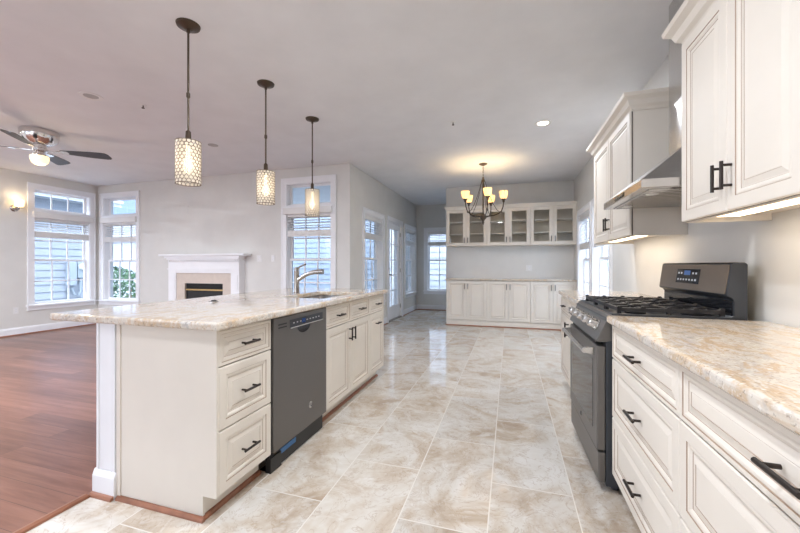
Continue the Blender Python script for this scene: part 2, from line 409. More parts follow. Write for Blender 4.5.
WL = {1: 'tall window with transom in the left wall, electric meter outside', 2: 'narrow tall transom window left of the fireplace, in the corner',
      3: 'tall transom window behind the kitchen faucet, right of the fireplace', 4: 'window with short blind just left of the glazed back door',
      5: 'window just right of the glazed back door', 6: 'bright window on the far end wall of the nook',
      7: 'window in the right wall nearest the glass-front dining cabinets', 8: 'window in the right wall beside the end of the upper cabinet'}
def local(wall, a, b): return (a, b) if FR[wall][2] > 0 else (-b, -a)
for k, (wl, a, b_, z0, z1, tr) in W.items():
    loc, rz, sg = FR[wl]; x0, x1 = local(wl, a, b_)
    root = thing('window_%d' % k, loc, WL[k], 'window', rz=rz, kind='structure')
    top = tr[1] if tr else z1
    c = MB(); cw = .088; e = .0005
    prof = lambda: None
    c.box(x0 - cw, x0 + .004, -.02, -e, z0 - cw, top + cw); c.box(x1 - .004, x1 + cw, -.02, -e, z0 - cw, top + cw)
    c.box(x0 + .004, x1 - .004, -.02, -e, top - .004, top + cw); c.box(x0 + .004, x1 - .004, -.02, -e, z0 - cw, z0 + .004)
    q = .0025
    c.box(x0 - cw - q, x0 - cw + .016, -.028, -.0012, z0 - cw, top + cw + q); c.box(x1 + cw - .016, x1 + cw + q, -.028, -.0012, z0 - cw, top + cw + q)
    c.box(x0 - cw + .0162, x1 + cw - .0162, -.028, -.0012, top + cw - .016, top + cw + q)
    if tr: c.box(x0 + .004, x1 - .004, -.02, -e, z1 - .004, tr[0] + .004)
    c.build('casing', 'trim', root)
    j = MB(); t_ = .012
    for (p0, p1) in [(z0, z1)] + ([tr] if tr else []):
        j.box(x0 + e, x0 + t_, -e, T, p0, p1); j.box(x1 - t_, x1 - e, -e, T, p0, p1); j.box(x0, x1, -e, T, p0 + e, p0 + t_); j.box(x0, x1, -e, T, p1 - t_, p1 - e)
    j.build('jamb', 'trim', root)
    mid = (z0 + z1) / 2 + .02
    sash(root, x0 + t_, x1 - t_, mid - .02, z1 - t_, .105, 3, 2, 'upper_sash')
    sash(root, x0 + t_, x1 - t_, z0 + t_, mid + .02, .07, 3, 2, 'lower_sash')
    if tr: sash(root, x0 + t_, x1 - t_, tr[0] + t_, tr[1] - t_, .085, 3 if k == 1 else 1, 1, 'transom_sash')
    MB().box(x0 - cw - .015, x1 + cw + .015, -.055, .02, z0 - .022, z0 + .006).build('sill', 'trim', root, bevel=.004)

# blinds: slats, a stack above the bottom rail
BL = {1: (.34, 'short raised blind in the left wall window beside the wall lamp', 'in'), 2: (.37, 'raised blind on the narrow window left of the fireplace', 'in'),
      3: (.36, 'raised blind on the window behind the faucet', 'in'), 4: (.42, 'raised blind in the window left of the glazed back door', 'in'),
      5: (.40, 'raised blind in the window right of the glazed back door', 'in'), 6: (.38, 'raised blind on the far end window of the nook', 'in'),
      7: (.58, 'half lowered blind in the right wall window by the dining cabinets', 'in'), 8: (.58, 'half lowered blind in the right wall window behind the upper cabinet', 'in')}
for k, (drop, lab, _) in BL.items():
    wl, a, b_, z0, z1, tr = W[k]; loc, rz, sg = FR[wl]; x0, x1 = local(wl, a, b_)
    root = thing('window_blind', loc, lab, 'blind', 'raised window blinds', rz=rz)
    x0 += .016; x1 -= .016; zt = z1 - .014
    (MB().box(x0 - .045, x1 + .045, -.062, -.0205, z1 + .0, z1 + .10) if tr else MB().box(x0, x1, -.006, .048, zt - .075, zt)).build('headrail', 'blind', root, bevel=.003)
    if tr: MB().box(x0, x1, .0, .044, zt - .028, zt).build('top_rail', 'blind', root)
    s_ = MB(); zb = z1 - drop; z = zt - (.045 if tr else .10)
    while z > zb + .10:
        cx = .022; dy, dz = .023 * math.cos(R(24)), .023 * math.sin(R(24))
        s_.prism([(cx - dy, z - dz), (cx + dy, z + dz), (cx + dy, z + dz + .003), (cx - dy, z - dz + .003)], x0 + .004, x1 - .004); z -= .043
    q = zb + .024
    while q < zb + .098:
        s_.box(x0 + .004, x1 - .004, -.001, .046, q, q + .0042); q += .0046
    s_.build('slats', 'blind', root)
    MB().box(x0 + .002, x1 - .002, -.003, .047, zb, zb + .022).build('bottom_rail', 'blind', root, bevel=.003)
    for fx in (.18, .82):
        cdm = MB(); xx = x0 + (x1 - x0) * fx; cdm.tube([(xx, -.005, zt - (.0285 if tr else .0755)), (xx, -.005, zb + .02)], .0016, 5); cdm.box(xx - .012, xx + .012, -.006, -.004, zb + .015, zb + .105)
        cdm.build('cord', 'blind', root)

# glazed back door
dr = thing('door_1', (XN, 0, 0), 'white back door with a tall divided glass panel and black lever', 'door', rz=R(90), kind='structure')
d0, d1, _, dz = DOOR
c = MB(); cw = .088
c.box(d0 - cw, d0, -.02, -.0005, 0, dz + cw); c.box(d1, d1 + cw, -.02, -.0005, 0, dz + cw); c.box(d0, d1, -.02, -.0005, dz, dz + cw)
c.box(d0 + .0005, d0 + .018, 0, T, 0, dz); c.box(d1 - .018, d1 - .0005, 0, T, 0, dz); c.box(d0 + .018, d1 - .018, 0, T, dz - .018, dz - .0005)
c.build('door_frame', 'trim', dr, bevel=.003)
p0, p1, pz = d0 + .022, d1 - .022, dz - .022
gx0, gx1, gz0, gz1 = p0 + .14, p1 - .14, .30, 1.93
s_ = MB(); s_.slab(p0, p1, .025, pz, .044, [(gx0, gx1, gz0, gz1)], y0=.03)
frame_box(s_, gx0 - .03, gx1 + .03, gz0 - .03, gz1 + .03, .032, .02, .03)
for i in (1, 2): xx = gx0 + (gx1 - gx0) * i / 3; s_.box(xx - .008, xx + .008, .036, .066, gz0, gz1)
for i in range(1, 5): zz = gz0 + (gz1 - gz0) * i / 5; s_.box(gx0, gx1, .037, .065, zz - .008, zz + .008)
sl = s_.build('door_slab', 'trim', dr, bevel=.002)
MB().box(gx0 - .001, gx1 + .001, .049, .053, gz0 - .001, gz1 + .001).build('glass_pane', 'glass', sl)
h = MB(); hx = p0 + .065
h.lathe([(.028, 0), (.028, .008), (.012, .014), (.010, .045)], (hx, .03, .97), 16, axis=(0, -1, 0)); h.tube([(hx, -.015, .97), (hx + .06, -.02, .97), (hx + .11, -.016, .965)], .009)
h.build('door_handle', 'bronze', sl, smooth=True)
MB().lathe([(.03, 0), (.03, .012), (.022, .02), (.0, .02)], (hx, .03, 1.10), 16, axis=(0, -1, 0)).build('deadbolt', 'bronze', sl, smooth=True)
for zz in (.25, 1.05, 1.85): MB().tube([(p1 + .004, .022, zz - .045), (p1 + .004, .022, zz + .045)], .008, 8).build('hinge', 'nickel', dr)
MB().box(d0 + .019, d1 - .019, -.012, .12, .0005, .022).build('threshold', 'nickel', dr)

# ------------------------------------------------------------------ cabinets
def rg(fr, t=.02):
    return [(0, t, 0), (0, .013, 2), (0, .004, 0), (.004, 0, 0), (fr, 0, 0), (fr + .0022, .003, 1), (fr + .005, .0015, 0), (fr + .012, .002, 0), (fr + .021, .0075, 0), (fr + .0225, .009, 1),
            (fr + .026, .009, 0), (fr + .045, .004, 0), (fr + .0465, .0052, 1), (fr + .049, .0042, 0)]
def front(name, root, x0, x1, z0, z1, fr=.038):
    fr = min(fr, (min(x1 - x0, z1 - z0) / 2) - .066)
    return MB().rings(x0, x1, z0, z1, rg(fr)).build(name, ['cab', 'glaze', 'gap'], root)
def pull(par, x, z, vert=False, ln=.106, r=.0062):
    b = MB(); h_ = ln / 2; y = -.032
    if vert: b.tube([(x, y, z - h_), (x, y, z + h_)], r, 10); [b.tube([(x, -.0005, z + s * h_ * .72), (x, y, z + s * h_ * .72)], r * .85, 8) for s in (-1, 1)]
    else: b.tube([(x - h_, y, z), (x + h_, y, z)], r, 10); [b.tube([(x + s * h_ * .72, -.0005, z), (x + s * h_ * .72, y, z)], r * .85, 8) for s in (-1, 1)]
    return b.build('pull_handle', 'bronze', par, smooth=True)
ZT, ZK = .8755, .11
def carcass(root, w_, d, z0=ZK, z1=ZT, toe=True):
    b = MB(); b.box(.001, w_ - .001, .0215, d, z0, z1)
    if toe: b.box(.001, w_ - .001, .085, d, 0.0, z0)
    return b.build('carcass', 'cab', root)
G = .002
def drawer_stack(root, w_, zs, ln=.108):
    for z0, z1 in zs:
        f = front('drawer', root, G, w_ - G, z0, z1, .030 if z1 - z0 < .2 else .042)
        pull(f, w_ / 2, (z0 + z1) / 2 , ln=ln)
ZS = [(.703, .868), (.408, .698), (.115, .403)]

# island (faces +x)
YI = 1.314; XI = -1.268
def isl(name, y, label, cat, group=None): return thing(name, (XI, y, 0), label, cat, group, rz=R(90))
i1 = isl('drawer_cabinet', YI + .001, 'cream three-drawer island cabinet left of the dishwasher', 'cabinet')
WI1 = .378
carcass(i1, WI1, .615); drawer_stack(i1, WI1, ZS)
e = MB(); e.prism([(.0215, .11), (.0215, ZT), (.617, ZT), (.617, 0), (.078, 0), (.078, .11)], -.012, 0); e.prism([(.0, .11), (.0, ZT), (.0215, ZT), (.0215, .11)], -.012, 0)
e.box(-.018, -.012, .592, .617, 0, ZT)
e.build('end_panel', 'cab', i1)
YW = YI + .381
WS = .838; YS = YW + .612
i3 = isl('sink_cabinet', YS, 'cream island sink cabinet with two false fronts and two doors', 'cabinet')
# open topped carcass so the bowl fits
b = MB()
b.box(.001, .019, .0215, .612, ZK, ZT); b.box(WS - .019, WS - .001, .0215, .612, ZK, ZT); b.box(.019, WS - .019, .594, .612, ZK, ZT); b.box(.019, WS - .019, .0215, .594, ZK, ZK + .018)
b.box(.019, WS - .019, .0215, .035, .69, ZT); b.box(WS / 2 - .02, WS / 2 + .02, .0215, .035, ZK + .018, .69); b.box(.001, WS - .001, .085, .612, 0, ZK - .0005)
b.build('carcass', 'cab', i3)
for q in (0, 1):
    x0 = G + q * WS / 2; x1 = x0 + WS / 2 - 2 * G
    f = front('false_front', i3, x0, x1, *ZS[0], .03); pull(f, (x0 + x1) / 2, .785)
    d = front('door', i3, x0, x1, .115, .698, .045); pull(d, x1 - .03 if q == 0 else x0 + .03, .605, True)
YE = YS + WS + .001; WE = .40
i4 = isl('pullout_cabinet', YE, 'narrow cream island cabinet at the far end beyond the sink doors', 'cabinet')
carcass(i4, WE, .612)
f = front('drawer', i4, G, WE - G, *ZS[0], .03); pull(f, WE / 2, .785)
f = front('door', i4, G, WE - G, .115, .698, .045); pull(f, WE / 2, .595)
YEND = YE + WE
# half wall behind the island
hw = MB(); hw.box(-2.02, -1.892, 1.300, YEND, 0, ZT); struct('wall_island', hw, 'trim')
bb = MB(); prof = [(0, 0), (-.016, 0), (-.016, .10), (-.010, .118), (-.004, .13), (0, .13)]
bb.prism(prof, -2.036, -1.884); struct('baseboard_island_end', bb, 'trim', loc=(0, 1.2995, 0))
bb = MB(); bb.prism([(-x, z) for x, z in prof][::1], -YEND, -1.2995); o = struct('baseboard_island_back', bb, 'trim', loc=(-2.0205, 0, 0), rz=R(-90)); o.rotation_euler = (0, 0, R(-90)); 
o.data.transform(Matrix.Scale(-1, 4, (0, 1, 0))); o.data.flip_normals()
tr_ = MB(); tr_.box(-2.022, -2.008, 1.294, 1.2998, .131, ZT); tr_.box(-1.906, -1.892, 1.294, 1.2998, .131, ZT); struct('trim_6', tr_, 'trim')
s_ = MB(); q = [(0, 0), (-.018, 0), (-.017, .009), (-.010, .017), (0, .019)]
s_.prism([(y + 1.2835, z) for y, z in q], -2.036, -1.884); struct('trim_7', s_, 'shoe')
s_ = MB(); s_.prism([(y + 1.3015, z) for y, z in q], -1.876, -1.33); struct('trim_8', s_, 'shoe')
s_ = MB(); s_.prism([(-y - 1.352, z) for y, z in q], YI - .012, YW - .001, 'y'); struct('trim_9', s_, 'shoe')
s_ = MB(); s_.prism([(-y - 1.352, z) for y, z in q], YS, YEND, 'y'); struct('trim_10', s_, 'shoe')

# island worktop with sink cut-out
SK = (-1.76, -1.365, YS + .13, YS + .785)
ct = MB().slab(-2.34, -1.228, 1.268, YEND + .022, .038, [SK], y0=.8765, flat=True)
tag(ct.build('countertop', 'granite', bevel=.011, seg=3), 'long speckled granite worktop over the island', 'countertop')
sk = thing('sink', ((SK[0] + SK[1]) / 2, (SK[2] + SK[3]) / 2, 0), 'undermount steel sink set in the island worktop', 'sink')
hx, hy = (SK[1] - SK[0]) / 2 + .004, (SK[3] - SK[2]) / 2 + .004
def rr(hx, hy, r, z, n=5):
    return [(sx * (hx - r) + r * math.cos(a), sy * (hy - r) + r * math.sin(a), z) for (sx, sy, a0) in ((1, 1, 0), (-1, 1, 90), (-1, -1, 180), (1, -1, 270)) for a in [R(a0 + 90 * i / n) for i in range(n + 1)]]
b = MB(); loops = [rr(hx + .02, hy + .02, .05, .8755), rr(hx, hy, .04, .8755), rr(hx - .008, hy - .008, .05, .70), rr(hx - .03, hy - .03, .05, .69)]
outer = [rr(hx + .002, hy + .002, .042, .872), rr(hx - .006, hy - .006, .052, .698), rr(hx - .03, hy - .03, .05, .688)]
n_ = len(loops[0])
for lp in (loops, outer):
    o_ = len(b.v)
    for l in lp: b.v += l
    for i in range(len(lp) - 1):
        for k in range(n_): b.f.append([o_ + i * n_ + k, o_ + i * n_ + (k + 1) % n_, o_ + (i + 1) * n_ + (k + 1) % n_, o_ + (i + 1) * n_ + k]); b.m.append(0)
    b.f.append([o_ + (len(lp) - 1) * n_ + k for k in range(n_)]); b.m.append(0)
b.build('bowl', 'steel', sk, smooth=True)
MB().lathe([(.045, .691), (.045, .694), (.03, .694), (.028, .692)], (0, 0, 0), 20).build('drain', 'chrome', sk, smooth=True)
fa = thing('faucet', (-1.85, 2.83, .9148), 'brushed nickel single lever kitchen faucet behind the sink', 'faucet')
MB().lathe([(.030, 0), (.030, .006), (.024, .012), (.0235, .19), (.025, .195), (.025, .205)], n=20).build('body', 'nickel', fa, smooth=True)
pts = [(.0, 0, .11), (.04, 0, .135), (.09, 0, .165), (.15, 0, .186), (.21, 0, .196), (.27, 0, .198)]
sp = MB().tube(pts, [.018, .019, .019, .019, .020, .020], 12); sp.tube([(.258, 0, .196), (.262, 0, .176)], .013, 12); sp.build('spout', 'nickel', fa, smooth=True)
MB().lathe([(.0245, .206), (.0245, .225), (.016, .235), (0, .236)], n=18).tube([(.01, 0, .225), (.04, .01, .245), (.085, .02, .262)], [.009, .008, .007], 8).build('lever', 'nickel', fa, smooth=True)
po = thing('counter_button', (-1.955, 1.985, .9148), 'small black and silver push button set in the island worktop', 'button')
MB().lathe([(.032, 0), (.032, .004), (.026, .007), (.018, .007)], n=20).build('ring', 'chrome', po, smooth=True)
MB().lathe([(.0175, .002), (.0175, .011), (.014, .014), (0, .014)], n=18).build('cap', 'black', po, smooth=True)

# badge: ring with a curled monogram
def badge(root, x, y, z, r):
    o = MB().lathe([(r, 0), (r, .002), (r * .9, .0028), (0, .0028)], (x, y, z), 24, axis=(0, -1, 0)).build('badge', 'steel', root, smooth=True)
    b = MB(); yy = y - .0032
    def arc(cx, cz, rx, rz_, a0, a1): b.tube([(x + r * (cx + rx * math.cos(R(a0 + (a1 - a0) * i / 10))), yy, z + r * (cz + rz_ * math.sin(R(a0 + (a1 - a0) * i / 10)))) for i in range(11)], r * .05, 5)
    arc(0, 0, .78, .78, 0, 360); arc(-.22, .02, .26, .38, 40, 330); arc(-.12, -.22, .2, .3, -60, 120); arc(.28, .2, .2, .22, 30, 270); arc(.28, -.2, .24, .24, 90, 330)
    b.build('monogram', 'slate_dark', o)
# dishwasher
dw = thing('dishwasher', (XI + .006, YW + .001, 0), 'dark slate dishwasher built into the island', 'dishwasher', rz=R(90)); w_ = .608
MB().box(.006, w_ - .006, .032, .60, .105, .868).build('tub', 'black', dw)
b = MB(); b.box(.004, w_ - .004, -.004, .030, .118, .868)
door = b.build('door', 'slate', dw, bevel=.005)
MB().box(.155, .545, -.0055, -.0045, .795, .842).build('control_strip', 'slate_dark', door)
p = MB(); p.prism([(.31 + .075 * math.cos(R(a)), .792 + .05 * math.sin(R(a))) for a in range(180, 361, 15)], -.0052, -.0045, 'y'); p.build('pocket_handle', 'blackgl', door)
MB().box(.155, .545, -.011, -.0056, .789, .795).build('handle_lip', 'chrome', door)
v_ = MB()
for k in range(2): v_.box(.045, .125, -.0052, -.0045, .806 + k * .018, .814 + k * .018)
v_.build('vent', 'black', door)
for i in range(9): MB().box(.19 + i * .037, .203 + i * .037, -.0062, -.0057, .815, .822).build('button_mark', 'mark', door); MB().box(.285, .325, -.0062, -.0057, .806, .832).build('display', 'blue_led', door)
badge(door, .39, -.004, .25, .021)
t_ = MB(); t_.box(.002, w_ - .01, .026, .05, .004, .10); t_.box(.002, .10, .015, .025, .002, .085); tk = t_.build('toe_panel', 'black', dw)
MB().box(.10, .26, .0225, .0255, .062, .092).build('blue_tape', 'tape', tk)
MB().box(.02, .59, .05, .10, .0005, .004).build('base_rail', 'black', dw)

# right run (faces -x)
XC = .493
def rt(name, y, label, cat='cabinet', group=None): return thing(name, (XC, y, 0), label, cat, group, rz=R(-90))
r1 = rt('drawer_cabinet', 2.048, 'cream three-drawer base cabinet directly beside the range'); carcass(r1, .755, .632); drawer_stack(r1, .755, ZS, .112)
r2 = rt('drawer_cabinet', 1.292, 'cream three-drawer base cabinet closest to the camera at bottom right'); carcass(r2, .94, .632); drawer_stack(r2, .94, ZS, .118)
ct = MB().slab(.468, XR - .0015, .36, 2.052, .038, y0=.8765, flat=True)
tag(ct.build('countertop', 'granite', bevel=.011, seg=3), 'gold-veined granite worktop in the right foreground', 'countertop')
for y, lab, n in ((3.925, 'cream base cabinet at the far end of the right wall run', 0), (3.398, 'cream base cabinet tucked just beyond the range', 1)):
    c_ = rt('base_cabinet', y, lab); w_ = .525; carcass(c_, w_, .632)
    f = front('drawer', c_, G, w_ - G, *ZS[0], .03); pull(f, w_ / 2, .785)
    f = front('door', c_, G, w_ - G, .115, .698, .045); pull(f, w_ - .035, .60, True, .13, .007)
ct = MB().slab(.468, XR - .0015, 2.875, 3.95, .038, y0=.8765, flat=True)
tag(ct.build('countertop', 'granite', bevel=.011, seg=3), 'short granite worktop beyond the range on the right', 'countertop')

# wall cabinets on the right
UZ0, UZ1, UD = 1.372, 2.262, .338
XU = .79
def crown_profile(): return [(.02, UZ1 - .03), (.012, UZ1 - .03), (.006, UZ1 - .015), (-.012, UZ1 + .0), (-.024, UZ1 + .03), (-.05, UZ1 + .05), (-.056, UZ1 + .072), (.02, UZ1 + .072)]
def upper(name, y, w_, nd, lab, left_end, right_end):
    c_ = thing(name, (XU, y, 0), lab, 'cabinet', rz=R(-90))
    b = MB(); b.box(.001, w_ - .001, .0215, UD, UZ0 + .03, UZ1)
    b.box(.001, w_ - .001, .0215, .04, UZ0, UZ0 + .03); b.box(.001, .018, .04, UD, UZ0, UZ0 + .03); b.box(w_ - .018, w_ - .001, .04, UD, UZ0, UZ0 + .03)
    b.build('carcass', 'cab', c_)
    for i in range(nd):
        x0 = G + i * w_ / nd; x1 = x0 + w_ / nd - 2 * G
        d = front('door', c_, x0, x1, UZ0 + .004, UZ1 - .032, .05); pull(d, x1 - .03 if i == 0 else x0 + .03, UZ0 + .135, True)
    m = MB(); P = crown_profile(); a0 = -.0 ; a1 = w_
    lo = 1 if left_end else 0; hi = 1 if right_end else 0
    # mitred run along the front plus returns along open ends
    n = len(P); vs = []; fs = []
    path = []
    if left_end: path.append(('L', UD))
    rows = []
    def row(f): rows.append([f(y_, z_) for y_, z_ in P])
    if left_end: row(lambda y_, z_: (y_ - .02 + .0, UD, z_)); row(lambda y_, z_: (y_ - .02, y_, z_))
    else: row(lambda y_, z_: (.001, y_, z_))
    if right_end: row(lambda y_, z_: (w_ - (y_ - .02), y_, z_)); row(lambda y_, z_: (w_ - (y_ - .02), UD, z_))
    else: row(lambda y_, z_: (w_ - .001, y_, z_))
    for r_ in rows: vs += r_
    for i in range(len(rows) - 1):
        for k in range(n): fs.append((i * n + k, i * n + (k + 1) % n, (i + 1) * n + (k + 1) % n, (i + 1) * n + k))
    fs += [tuple(range(n)), tuple((len(rows) - 1) * n + k for k in range(n))[::-1]]
    m.add(vs, fs); m.build('crown_moulding', 'cab', c_)
    return c_
upper('wall_cabinet', 2.052, .762, 2, 'tall cream wall cabinet with two doors at upper right', True, False)
upper('wall_cabinet', 1.288, .76, 2, 'cream wall cabinet cut by the right edge of the photo', False, False)
upper('wall_cabinet', 3.935, 1.105, 2, 'cream wall cabinet beyond the range hood', True, True)
for y0, y1, lab in ((1.36, 1.98, 'lit strip under the wall cabinet at upper right'), (2.92, 3.85, 'lit strip under the wall cabinet beyond the range hood'), (.6, 1.22, 'lit strip under the cabinet cut by the right edge')):
    u = thing('under_cabinet_light', (.93, (y0 + y1) / 2, UZ0 + .03), lab, 'light', 'under-cabinet lights')
    hl = (y1 - y0) / 2
    MB().box(-.05, .05, -hl, hl, -.012, -.0005).build('housing', 'white_plastic', u); MB().box(-.042, .042, -hl + .02, hl - .02, -.016, -.0122).build('diffuser', 'strip', u)
    l = lamp('strip_lamp', 'AREA', (0, 0, -.02), 0.9 * (y1 - y0), (1, .88, .75), parent=u); l.data.shape = 'RECTANGLE'; l.data.size = .07; l.data.size_y = y1 - y0

# range hood
hd = thing('range_hood', (.626, 2.812, 0), 'stainless steel chimney hood above the range', 'hood', rz=R(-90)); w_ = .75; dp = XR - .626 - .002
b = MB()
def rect(x0, x1, y0, y1, z): return [(x0, y0, z), (x1, y0, z), (x1, y1, z), (x0, y1, z)]
z0 = 1.555
vs = rect(0, w_, 0, dp, z0) + rect(0, w_, 0, dp, z0 + .042) + rect(.252, w_ - .248, .294, dp, z0 + .28)
b.add(vs, [(0, 1, 5, 4), (1, 2, 6, 5), (2, 3, 7, 6), (3, 0, 4, 7), (4, 5, 9, 8), (5, 6, 10, 9), (6, 7, 11, 10), (7, 4, 8, 11), (8, 9, 10, 11), (0, 3, 2, 1)])
b.build('canopy', 'steel', hd, bevel=.003)
MB().box(.254, w_ - .25, .296, dp, z0 + .282, CEIL - .0005).build('chimney', 'steel', hd)
f = MB(); f.box(.05, w_ - .05, .05, dp - .08, z0 - .006, z0 - .0005); 
for i in range(14): f.box(.07 + i * .045, .085 + i * .045, .06, dp - .09, z0 - .009, z0 - .006)
f.build('filter', 'steel', hd)
cp = MB().box(w_ / 2 - .09, w_ / 2 + .09, -.003, -.0005, z0 + .010, z0 + .034).build('control_panel', 'blackgl', hd)
kb = MB()
for i in range(5): kb.lathe([(.007, 0), (.007, .004), (0, .004)], (w_ / 2 - .06 + i * .03, -.003, z0 + .022), 12, axis=(0, -1, 0))
kb.build('buttons', 'chrome', cp)
for xx in (.16, w_ - .16): MB().lathe([(.028, 0), (.028, -.007), (0, -.007)], (xx, .10, z0 - .003), 18).build('hood_lamp', 'white_plastic', hd)

# range
rw = .757
rg_ = thing('range', (.421, 2.817, 0), 'slate gas range with black grates between the right worktops', 'range', rz=R(-88.8))
b = MB(); b.box(.001, rw - .001, .034, .625, .035, .898)
for xx in (.04, rw - .07):
    for yy in (.07, .57): b.box(xx, xx + .03, yy, yy + .03, 0, .035)
b.build('body', 'slate_dark', rg_, bevel=.003)
MB().box(.004, rw - .004, -.002, .033, .05, .205).build('drawer_front', 'slate', rg_, bevel=.006)
od = MB().box(.004, rw - .004, -.008, .033, .215, .752).build('oven_door', 'slate', rg_, bevel=.006)
MB().box(.09, rw - .09, -.0095, -.0082, .30, .665).build('oven_window', 'blackgl', od)
hb = MB(); hb.tube([(.05, -.058, .715), (rw - .05, -.058, .715)], .013, 12)
for xx in (.065, rw - .065): hb.prism([(-.0085, .695), (-.066, .705), (-.066, .727), (-.0085, .735)], xx - .012, xx + .012)
hb.build('door_handle', 'steel', od, smooth=True)
badge(od, rw / 2, -.008, .258, .017)
vg = MB()
for i in range(22): vg.box(.06 + i * .029, .08 + i * .029, .0, .0335, .757, .772)
vg.build('vent_slots', 'black', rg_)
cpn = MB(); cpn.prism([(-.012, .778), (-.002, .775), (.034, .775), (.12, .80), (.12, .9165), (.055, .9165), (.048, .912)], .0, rw)
cpo = cpn.build('control_panel', 'slate', rg_, bevel=.003)
nrm = Vector((0, -.134, .06)).normalized()
for i in range(5):
    c_ = Vector((rw * (i + .75) / 5.5 , .018, .845)); b = MB()
    b.lathe([(.031, 0), (.031, .006), (.026, .008), (.0235, .044), (.021, .048), (0, .048)], c_, 20, axis=nrm)
    q = c_ + nrm * .048; b.box(q.x - .003, q.x + .003, q.y - .010, q.y + .008, q.z - .014, q.z + .014)
    b.build('knob', 'steel', cpo, smooth=True)
ck = MB(); ck.box(.0, rw, .12, .62, .8985, .912); ck.box(.0, .012, .06, .62, .912, .922); ck.box(rw - .012, rw, .06, .62, .912, .922); ck.box(.012, rw - .012, .06, .075, .9165, .9215)
ck.build('cooktop', 'slate_dark', rg_, bevel=.003)
burn = [(.15, .21), (.15, .47), (rw / 2, .34), (rw - .15, .21), (rw - .15, .47)]
for x, y in burn:
    MB().lathe([(.05, .912), (.05, .920), (.034, .924), (.034, .928), (.040, .929), (.040, .935), (.034, .938), (0, .938)], (x, y, 0), 20).build('burner', 'iron', rg_, smooth=True)
gw = (rw - .03) / 3
for i in range(3):
    g = MB(); x0 = .015 + i * gw + .002; x1 = x0 + gw - .004; y0, y1 = .09, .545; zt = .952; h_ = .018; bw = .0085
    def bar(xa, ya, xb, yb):
        if abs(xa - xb) < 1e-6: g.box(xa - bw, xa + bw, ya, yb, zt - h_, zt)
        else: g.box(xa, xb, ya - bw, ya + bw, zt - h_, zt)
    for xx in (x0 + bw, x1 - bw): bar(xx, y0, xx, y1)
    for yy in (y0 + bw, (y0 + y1) / 2, y1 - bw): bar(x0, yy, x1, yy)
    xm = (x0 + x1) / 2
    for (ya, yb) in ((y0, y0 + .085), (y0 + .145, y0 + .31), (y1 - .085, y1)): bar(xm, ya, xm, yb)
    for yy in (y0 + .115, y1 - .115): bar(x0, yy, x0 + gw * .34, yy); bar(x1 - gw * .34, yy, x1, yy)
    for xx in (x0 + bw, x1 - bw):
        for yy in (y0 + bw, (y0 + y1) / 2, y1 - bw): g.box(xx - bw, xx + bw, yy - bw, yy + bw, .9225 if i != 1 and (xx < .03 or xx > rw - .03) else .912, zt - h_)
        for yy in (y0 + bw, y0 + .115, (y0 + y1) / 2, y1 - .115, y1 - bw): g.prism([(yy - .012, zt), (yy + .012, zt), (yy + .006, zt + .008), (yy - .006, zt + .008)], xx - bw, xx + bw)
    g.build('grate', 'iron', rg_)
bgd = MB(); bgd.prism([(.625, .899), (.625, 1.172), (.618, 1.18), (.572, 1.18), (.562, 1.174), (.543, 1.032), (.545, 1.022), (.564, 1.012), (.572, 1.0), (.572, .93), (.555, .9125), (.555, .899)], .0, rw)
bgo = bgd.build('backguard', 'slate_dark', rg_, bevel=.003)
fp = MB(); fp.add([(.012, .5625, 1.170), (rw - .012, .5625, 1.170), (rw - .012, .5435, 1.034), (.012, .5435, 1.034), (.012, .5585, 1.172), (rw - .012, .5585, 1.172), (rw - .012, .5385, 1.030), (.012, .5385, 1.030)],
    [(4, 7, 6, 5), (0, 1, 2, 3), (0, 4, 5, 1), (2, 6, 7, 3), (0, 3, 7, 4), (1, 5, 6, 2)])
fp.box(.012, rw - .012, .5585, .62, 1.1805, 1.183)
fpo = fp.build('backguard_face', 'slate_warm', rg_, bevel=.002)
MB().box(.012, rw - .012, .5695, .5718, .925, .999).build('splash_glass', 'blackgl', rg_)
def on_face(u, v, off=.0012):   # point on the sloping face: u along width, v 0..1 up
    y = .5385 + (.5585 - .5385) * v; z = 1.030 + .142 * v; n = Vector((0, -.142, .020)).normalized() * off
    return (u, y + n.y, z + n.z)
def fquad(b, u0, u1, v0, v1, off): b.add([on_face(u0, v0, off), on_face(u1, v0, off), on_face(u1, v1, off), on_face(u0, v1, off)] + [on_face(u0, v0, .0003), on_face(u1, v0, .0003), on_face(u1, v1, .0003), on_face(u0, v1, .0003)],
    [(0, 1, 2, 3), (7, 6, 5, 4), (0, 4, 5, 1), (1, 5, 6, 2), (2, 6, 7, 3), (3, 7, 4, 0)])
b = MB(); fquad(b, .24, .50, .25, .82, .0015); dp_ = b.build('display_panel', 'blackgl', bgo)
for r_, v in ((0, .36), (1, .62)):
    for i in range(7):
        if r_ == 1 and i in (2, 3, 4): continue
        b = MB(); fquad(b, .258 + i * .033, .274 + i * .033, v, v + .07, .0022); b.build('key_mark', 'mark', dp_)
b = MB(); fquad(b, .33, .40, .58, .76, .0022); b.build('clock', 'blue_led', dp_)

